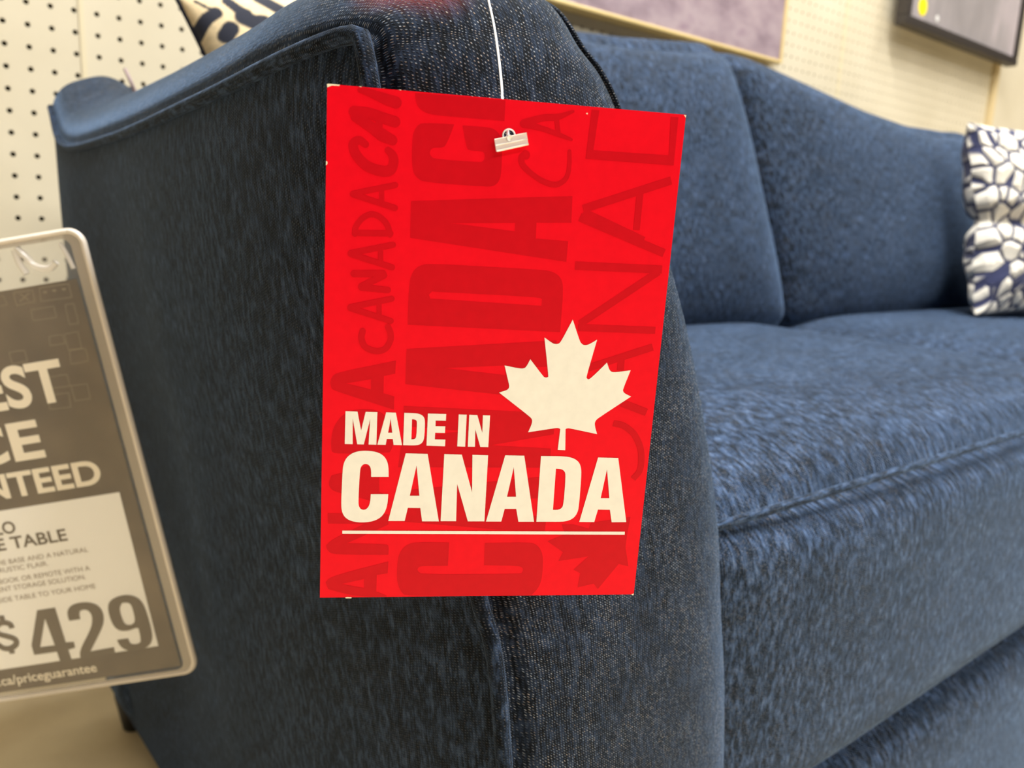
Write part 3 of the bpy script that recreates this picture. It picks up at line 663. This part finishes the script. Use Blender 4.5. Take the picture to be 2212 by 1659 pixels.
# clear plastic fastener: T-bar in front of the card, loop and cord behind it
def clear_mat(name, c=(1, 0.97, 0.95), a=0.45, rough=0.12):
    m, nt, p = new_mat(name); p.inputs['Base Color'].default_value = (*c, 1); p.inputs['Roughness'].default_value = rough
    p.inputs['Alpha'].default_value = a; p.inputs['Coat Weight'].default_value = 0.5; return m
tie = thing('tag_fastener', card.pt(*card.loc(1103, 308), 0.002), 'clear plastic loop fastener with a flat bar threaded through the red tag', 'fastener')
def bar_box(name, a, b, c, d, l0, l1, mat, parent):
    L = [card.loc(*p) for p in (a, b, c, d)]; V = [card.pt(*p, l0) for p in L] + [card.pt(*p, l1) for p in L]
    return mesh(name, V, [(3, 2, 1, 0), (4, 5, 6, 7), (0, 1, 5, 4), (1, 2, 6, 5), (2, 3, 7, 6), (3, 0, 4, 7)], mat, parent, smooth=False)
CLR = clear_mat('clear_plastic', (1, 0.93, 0.92), 0.62); CLR2 = clear_mat('clear_plastic_edge', (1, 0.97, 0.93), 0.95)
bar_box('bar', (1067,302), (1136,288), (1140,313), (1071,328), 0.0003, 0.0014, CLR, tie)
for k, (a, b) in enumerate((((1067,302),(1136,288)), ((1069,315),(1138,301)), ((1072,327),(1140,312)))):
    pa, pb = card.loc(*a), card.loc(*b); tube('bar_ridge', [card.pt(*(pa + (pb - pa) * t), 0.0014) for t in np.linspace(0, 1, 6)], (0.00016, 0.00022, 0.00030)[k], CLR2, tie, 8)
rr = [card.pt(*p, 0.0004) for p in hole_ring(hc, HR * 0.98, 24)]; rr = rr + rr[:2]
tube('grommet', rr, 0.00022, CLR2, tie, 8)
k_ = hc + np.array([0.0001, 0.0008]); tube('stud', [card.pt(*hc, -0.0012), card.pt(*(hc + np.array([0, 0.0004])), 0.0006), card.pt(*k_, 0.0017)], (0.0006, 0.00075, 0.0008), CLR2, tie, 12)
cb = [card.pt(*hc, -0.0010), card.pt(*card.loc(1095, 262), -0.0016), card.pt(*card.loc(1087, 215), -0.0016)]
cb += [onY(1084, 190, .196), onY(1078, 130, .205), onY(1068, 60, .2165), onY(1056, 4, .226), onY(1046, -34, .236), np.array([0.168, 0.262, 0.107]), np.array([0.168, 0.285, 0.088])]
tube('cord', even(resample(cb, 120), 90), 0.00042, clear_mat('clear_cord', (0.95, 0.97, 1.0), 0.8), tie, 8)

# ------------------------------------------------------------------ the price sign
nC = np.array([0.0, 0.2, 1.0]); nW = R @ nC
def kpt(x, y, d=0.527):
    c0 = np.array([(200 - CX) / F, (CY - 1050) / F, 1.0]); dd = d * nC.dot(c0); c = np.array([(x - CX) / F, (CY - y) / F, 1.0]); return R @ (c * dd / nC.dot(c))
o_ = kpt(165, 602); hh_ = kpt(165 + 60, 602 - 10) - o_; hh_ /= np.linalg.norm(hh_); vv_ = kpt(373, 1441) - o_; vv_ -= hh_ * hh_.dot(vv_); vv_ /= np.linalg.norm(vv_)
sg = Plane(o_, hh_, vv_)
BR = sg.loc(373, 1441); IW, IH = 0.2159, BR[1]
x1 = 0.0                                         # right edge of the insert in local metres
bot = kpt(373, 1441)
sign = thing('price_sign', np.array([sg.pt(-IW / 2, IH)[0], sg.pt(-IW / 2, IH)[1] + 0.02, FL]), 'brown printed price sign in a clear plastic holder, showing 429 dollars', 'sign')
BRN = None
def insert_mat():
    m, nt, p = new_mat('brown_card_print'); tc = nd(nt, 'ShaderNodeTexCoord')
    n = nd(nt, 'ShaderNodeTexNoise', i_Vector=tc.outputs['Object'], i_Scale=16.0, i_Detail=3.0)
    nt.links.new(ramp(nt, n.outputs[0], [(0.35, srgb(84, 72, 58)), (0.6, srgb(112, 97, 78)), (0.75, srgb(124, 108, 86))]), p.inputs['Base Color']); p.inputs['Roughness'].default_value = 0.45  # lighter noise patches in the brown stand in for reflections
    return m
def rrect(x0, y0, x1, y1, r, n=8):
    P = []
    for cx_, cy_, a0 in ((x1 - r, y0 + r, -90), (x1 - r, y1 - r, 0), (x0 + r, y1 - r, 90), (x0 + r, y0 + r, 180)):
        for k in range(n + 1):
            a = math.radians(a0 + 90 * k / n); P.append(np.array([cx_ + r * math.cos(a), cy_ + r * math.sin(a)]))
    return P
def slab(name, pl, ringp, l0, l1, mat, parent, holes=()):
    rings = [[Vector((*p, 0)) for p in r] for r in [ringp] + list(holes)]; fl = [p for r in rings for p in r]; n = len(fl)
    V = [pl.pt(p.x, p.y, l1) for p in fl] + [pl.pt(p.x, p.y, l0) for p in fl]; Fc = []
    for tri in tessellate_polygon(rings):
        a, b, c = (V[i] for i in tri); tri = list(tri) if np.cross(b - a, c - a).dot(pl.n) > 0 else list(tri)[::-1]
        Fc.append(tri); Fc.append([i + n for i in tri[::-1]])
    b0 = 0
    for r in rings:
        m_ = len(r)
        for k in range(m_): Fc.append([b0 + k, b0 + (k + 1) % m_, n + b0 + (k + 1) % m_, n + b0 + k])
        b0 += m_
    return mesh(name, V, Fc, mat, parent, smooth=False)
ins = slab('printed_card', sg, [(-IW, 0), (0, 0), (0, IH), (-IW, IH)], -0.0004, 0.0, insert_mat(), sign)
TPP = 0.0295; MG = 0.0105
outer = rrect(-IW - MG, -TPP, MG, IH + 0.0048, 0.009)
PLA = clear_mat('clear_acrylic', (0.92, 0.88, 0.80), 0.05, 0.08)
slab('holder_pane', sg, outer, 0.0016, 0.0026, PLA, sign); slab('holder_pane', sg, outer, -0.0030, -0.0022, PLA, sign)
RIM = clear_mat('acrylic_rim', (0.58, 0.50, 0.40), 0.5, 0.15)
oc = [sg.pt(*p, 0.0) for p in outer]; oc = np.array(oc + oc[:2])
tube('holder_rim', oc, 0.0021, clear_mat('acrylic_edge', (0.86, 0.78, 0.68), 0.9, 0.2), sign, 10)
inner = rrect(-IW - 0.0008, -0.0008, 0.0008, IH + 0.0008, 0.001, 2)
inner2 = rrect(-IW - 0.003, -TPP + 0.004, 0.003, IH + 0.002, 0.006)
slab('holder_rim_band', sg, rrect(-IW - MG + 0.001, -TPP + 0.001, MG - 0.001, IH + 0.0038, 0.008), 0.0005, 0.0015, RIM, sign, [inner2])
LBL = [sg.loc(258, 1063), sg.loc(342, 1395)]
lab = slab('white_label', sg, [(-IW + 0.018, (LBL[0][1])), (LBL[0][0], LBL[0][1]), (LBL[1][0], LBL[1][1]), (-IW + 0.018, LBL[1][1])], 0.0, 0.0002, plain('cream_label', srgb(255, 253, 248), 0.5), sign)
def text_polys(s, offset):
    cu = bpy.data.curves.new('t', 'FONT'); cu.body = s; cu.size = 1.0; cu.offset = offset; cu.resolution_u = 6; cu.fill_mode = 'FRONT'
    ob = bpy.data.objects.new('t', cu); col.objects.link(ob); dg = bpy.context.evaluated_depsgraph_get(); dg.update()
    me = bpy.data.meshes.new_from_object(ob.evaluated_get(dg)); V = np.array([v.co[:] for v in me.vertices]); Fc = [list(p.vertices) for p in me.polygons]
    bpy.data.objects.remove(ob); bpy.data.curves.remove(cu); bpy.data.meshes.remove(me); return V, Fc
def text_on(pl, items, mat, parent, lift, name='lettering'):
    for it in items: text_line(pl, [it], mat, parent, lift, name)
def text_line(pl, items, mat, parent, lift, name):
    """items: (string, right-bottom photo point, width px, cap height px, weight)"""
    VV, FF = [], []; b0 = 0
    for s, (px, py), wpx, hpx, wt in items:
        V, Fc = text_polys(s, wt); H, _ = text_polys('H', wt) if not s[0].isdigit() and s != '$' else (V, 0)
        base, cap = H[:, 1].min(), H[:, 1].max() - H[:, 1].min()
        u = (V[:, 0] - V[:, 0].max()) / (V[:, 0].max() - V[:, 0].min()); v = (V[:, 1] - base) / cap
        p = pl.loc(px, py); wl = np.linalg.norm(pl.loc(px - 100, py + 16.7) - p) / 101.4 * wpx * 1.014; hl_ = np.linalg.norm(pl.loc(px - 26.5, py - 100) - p) / 103.5 * hpx * 1.035
        VV += [pl.pt(p[0] + a * wl, p[1] - b * hl_, lift) for a, b in zip(u, v)]
        for f in Fc:
            a, b, c = (VV[b0 + i] for i in f[:3]); f = f if np.cross(b - a, c - a).dot(pl.n) > 0 else f[::-1]; FF.append([b0 + i for i in f])
        b0 += len(V)
    return mesh(name, VV, FF, mat, parent, smooth=False)
text_on(sg, [('LOWEST', (151, 864), 470, 90, 0.028), ('PRICE', (101, 987), 370, 82, 0.028), ('GUARANTEED', (224, 1044), 540, 53, 0.028), ('s.ca/priceguarantee', (211, 1450), 222, 19, 0.012)],
        plain('cream_print', srgb(252, 242, 222), 0.5), ins, 0.0003)
GRY = plain('brown_print', srgb(104, 92, 76), 0.5); GR2 = plain('grey_small_print', srgb(150, 134, 116), 0.5)
text_on(sg, [('LO', (37, 1150), 44, 26, 0.02), ('SIDE TABLE', (148, 1167), 214, 26, 0.02)], GRY, lab, 0.0004)
q = lambda pts, sm=True: (smooth_ring if sm else list)([sg.loc(x / 5.027, 1280 + y / 5.027) for x, y in pts])
four = (q([(405,190),(600,160),(718,538),(805,532),(820,595),(745,618),(790,750),(665,770),(620,640),(375,675),(345,570)], 0), [q([(492,280),(598,570),(440,590)], 0)])
two = (q([(755,305),(735,245),(735,190),(770,140),(840,110),(950,100),(1040,120),(1100,170),(1130,240),(1130,330),(1090,430),(985,635),(1240,590),(1255,655),(885,725),(860,640),(985,400),(1005,320),(1000,240),(960,190),(910,180),(870,200),(865,240),(878,285)]), [])
nine = (q([(1480,380),(1400,412),(1310,415),(1250,380),(1205,300),(1175,190),(1180,110),(1230,60),(1330,25),(1430,25),(1510,60),(1560,120),(1600,220),(1650,400),(1660,500),(1630,570),(1560,610),(1440,635),(1350,615),(1300,570),(1272,510),(1395,495),(1410,540),(1440,560),(1500,555),(1530,530),(1525,460),(1505,385)]),
        [q([(1390,105),(1430,130),(1460,240),(1470,310),(1440,345),(1390,352),(1350,330),(1315,240),(1300,160),(1330,110)])])
u_ = np.linalg.norm(sg.loc(20, 1400) - sg.loc(0, 1400)) / 20 / 5.027
Sx = resample([sg.loc(x / 5.027, 1280 + y / 5.027) for x, y in [(135,385),(115,345),(60,325),(0,335),(-45,390),(-10,445),(70,470),(150,495),(182,530),(165,575),(105,605),(40,600),(-20,560)]], 60)
dol = [(stroke_poly(list(Sx), 62 * u_, False), [])] + [(stroke_poly([sg.loc(x / 5.027, 1280 + y / 5.027) for x, y in pp], 60 * u_, False), []) for pp in ([(15,248),(40,330)], [(115,590),(140,660)])]
flat('digit_four', sg, [four], GRY, lab, 0.0004); flat('digit_two', sg, [two], GRY, lab, 0.00042); flat('digit_nine', sg, [nine], GRY, lab, 0.00044); flat_many('dollar_mark', sg, dol, GRY, lab, 0.0004, 0.00001)
# faint drawn boxes of the print behind the words
LN = plain('pale_brown_line', srgb(138, 122, 98), 0.5); fr = []
g_ = lambda x, y: sg.loc(x / 5.53, 490 + y / 5.53)
def outline(pts, wd=10):
    P = [g_(*p) for p in pts]; P.append(P[0])
    for a, b in zip(P[:-1], P[1:]): fr.append((stroke_poly([a, b], wd * u_ * 0.7, False), []))
for pts in ([(470,730),(820,680),(860,840),(490,890)], [(160,790),(390,755),(420,890),(200,940)], [(-150,850),(40,825),(90,930),(-100,970)], [(780,930),(880,915),(940,1150),(830,1170)],
            [(370,990),(640,950),(680,1080),(400,1120)], [(770,1280),(930,1250),(980,1450),(820,1470)], [(590,1310),(740,1285),(780,1390),(600,1420)], [(110,1500),(290,1470),(330,1600),(150,1640)], [(830,1480),(1020,1450),(1060,1600),(850,1640)],
            [(560,1800),(800,1760),(840,1900),(600,1930)], [(850,1900),(1040,1870),(1080,2050),(900,2080)], [(560,2020),(820,1980),(850,2150),(600,2180)]): outline(pts)
for x, y in ((540,780),(650,762),(765,745)): fr.append((stroke_poly([g_(x - 12, y), g_(x + 12, y)], 20 * u_, True), []))
for a, b in (((240,800),(350,880)),((350,790),(240,890))): fr.append((stroke_poly([g_(*a), g_(*b)], 10 * u_, False), []))
flat_many('line_drawing', sg, fr, LN, ins, 0.00012, 0.000001)
# folded plastic hanging tab inside the clear top of the holder
HK = clear_mat('milky_plastic', (0.95, 0.90, 0.84), 0.6, 0.2)
for pts, r_ in (([(30,540),(42,570),(57,592)], 0.0020), ([(33,535),(55,555),(75,575),(105,580),(120,566)], 0.0022), ([(128,525),(142,548),(158,580)], 0.0014)):
    tube('hanging_tab', even(resample([sg.pt(*sg.loc(*p), -0.0005) for p in pts], 30), 24), r_, HK, sign, 8)
text_on(sg, [('THE BASE AND A NATURAL', (192, 1191), 206, 10, 0.0), ('RUSTIC FLAIR.', (106, 1221), 106, 10, 0.0), ('BOOK OR REMOTE WITH A', (196, 1231), 196, 10, 0.0),
             ('ENT STORAGE SOLUTION.', (187, 1250), 188, 10, 0.0), ('SIDE TABLE TO YOUR HOME', (208, 1270), 210, 10, 0.0)], GR2, lab, 0.0004, 'small_print')
# slim floor stand out of the picture at the sign's left
sb = sg.pt(-IW * 0.72, IH * 0.72, -0.006); fx, fy = sb[0], sb[1]
STD = plain('grey_metal', (0.25, 0.24, 0.22), 0.4)
tube('pole', [np.array([fx, fy, FL + 0.008]), np.array([fx, fy, FL + 0.2]), sb], 0.006, STD, sign)
Vb = []
for z in (FL, FL + 0.008):
    for k in range(32): Vb.append((fx - 0.0 + 0.10 * math.cos(k * math.pi / 16), fy + 0.10 * math.sin(k * math.pi / 16), z))
mesh('base_plate', Vb, [list(range(31, -1, -1)), list(range(32, 64))] + [(k, (k + 1) % 32, 32 + (k + 1) % 32, 32 + k) for k in range(32)], STD, sign, smooth=False)
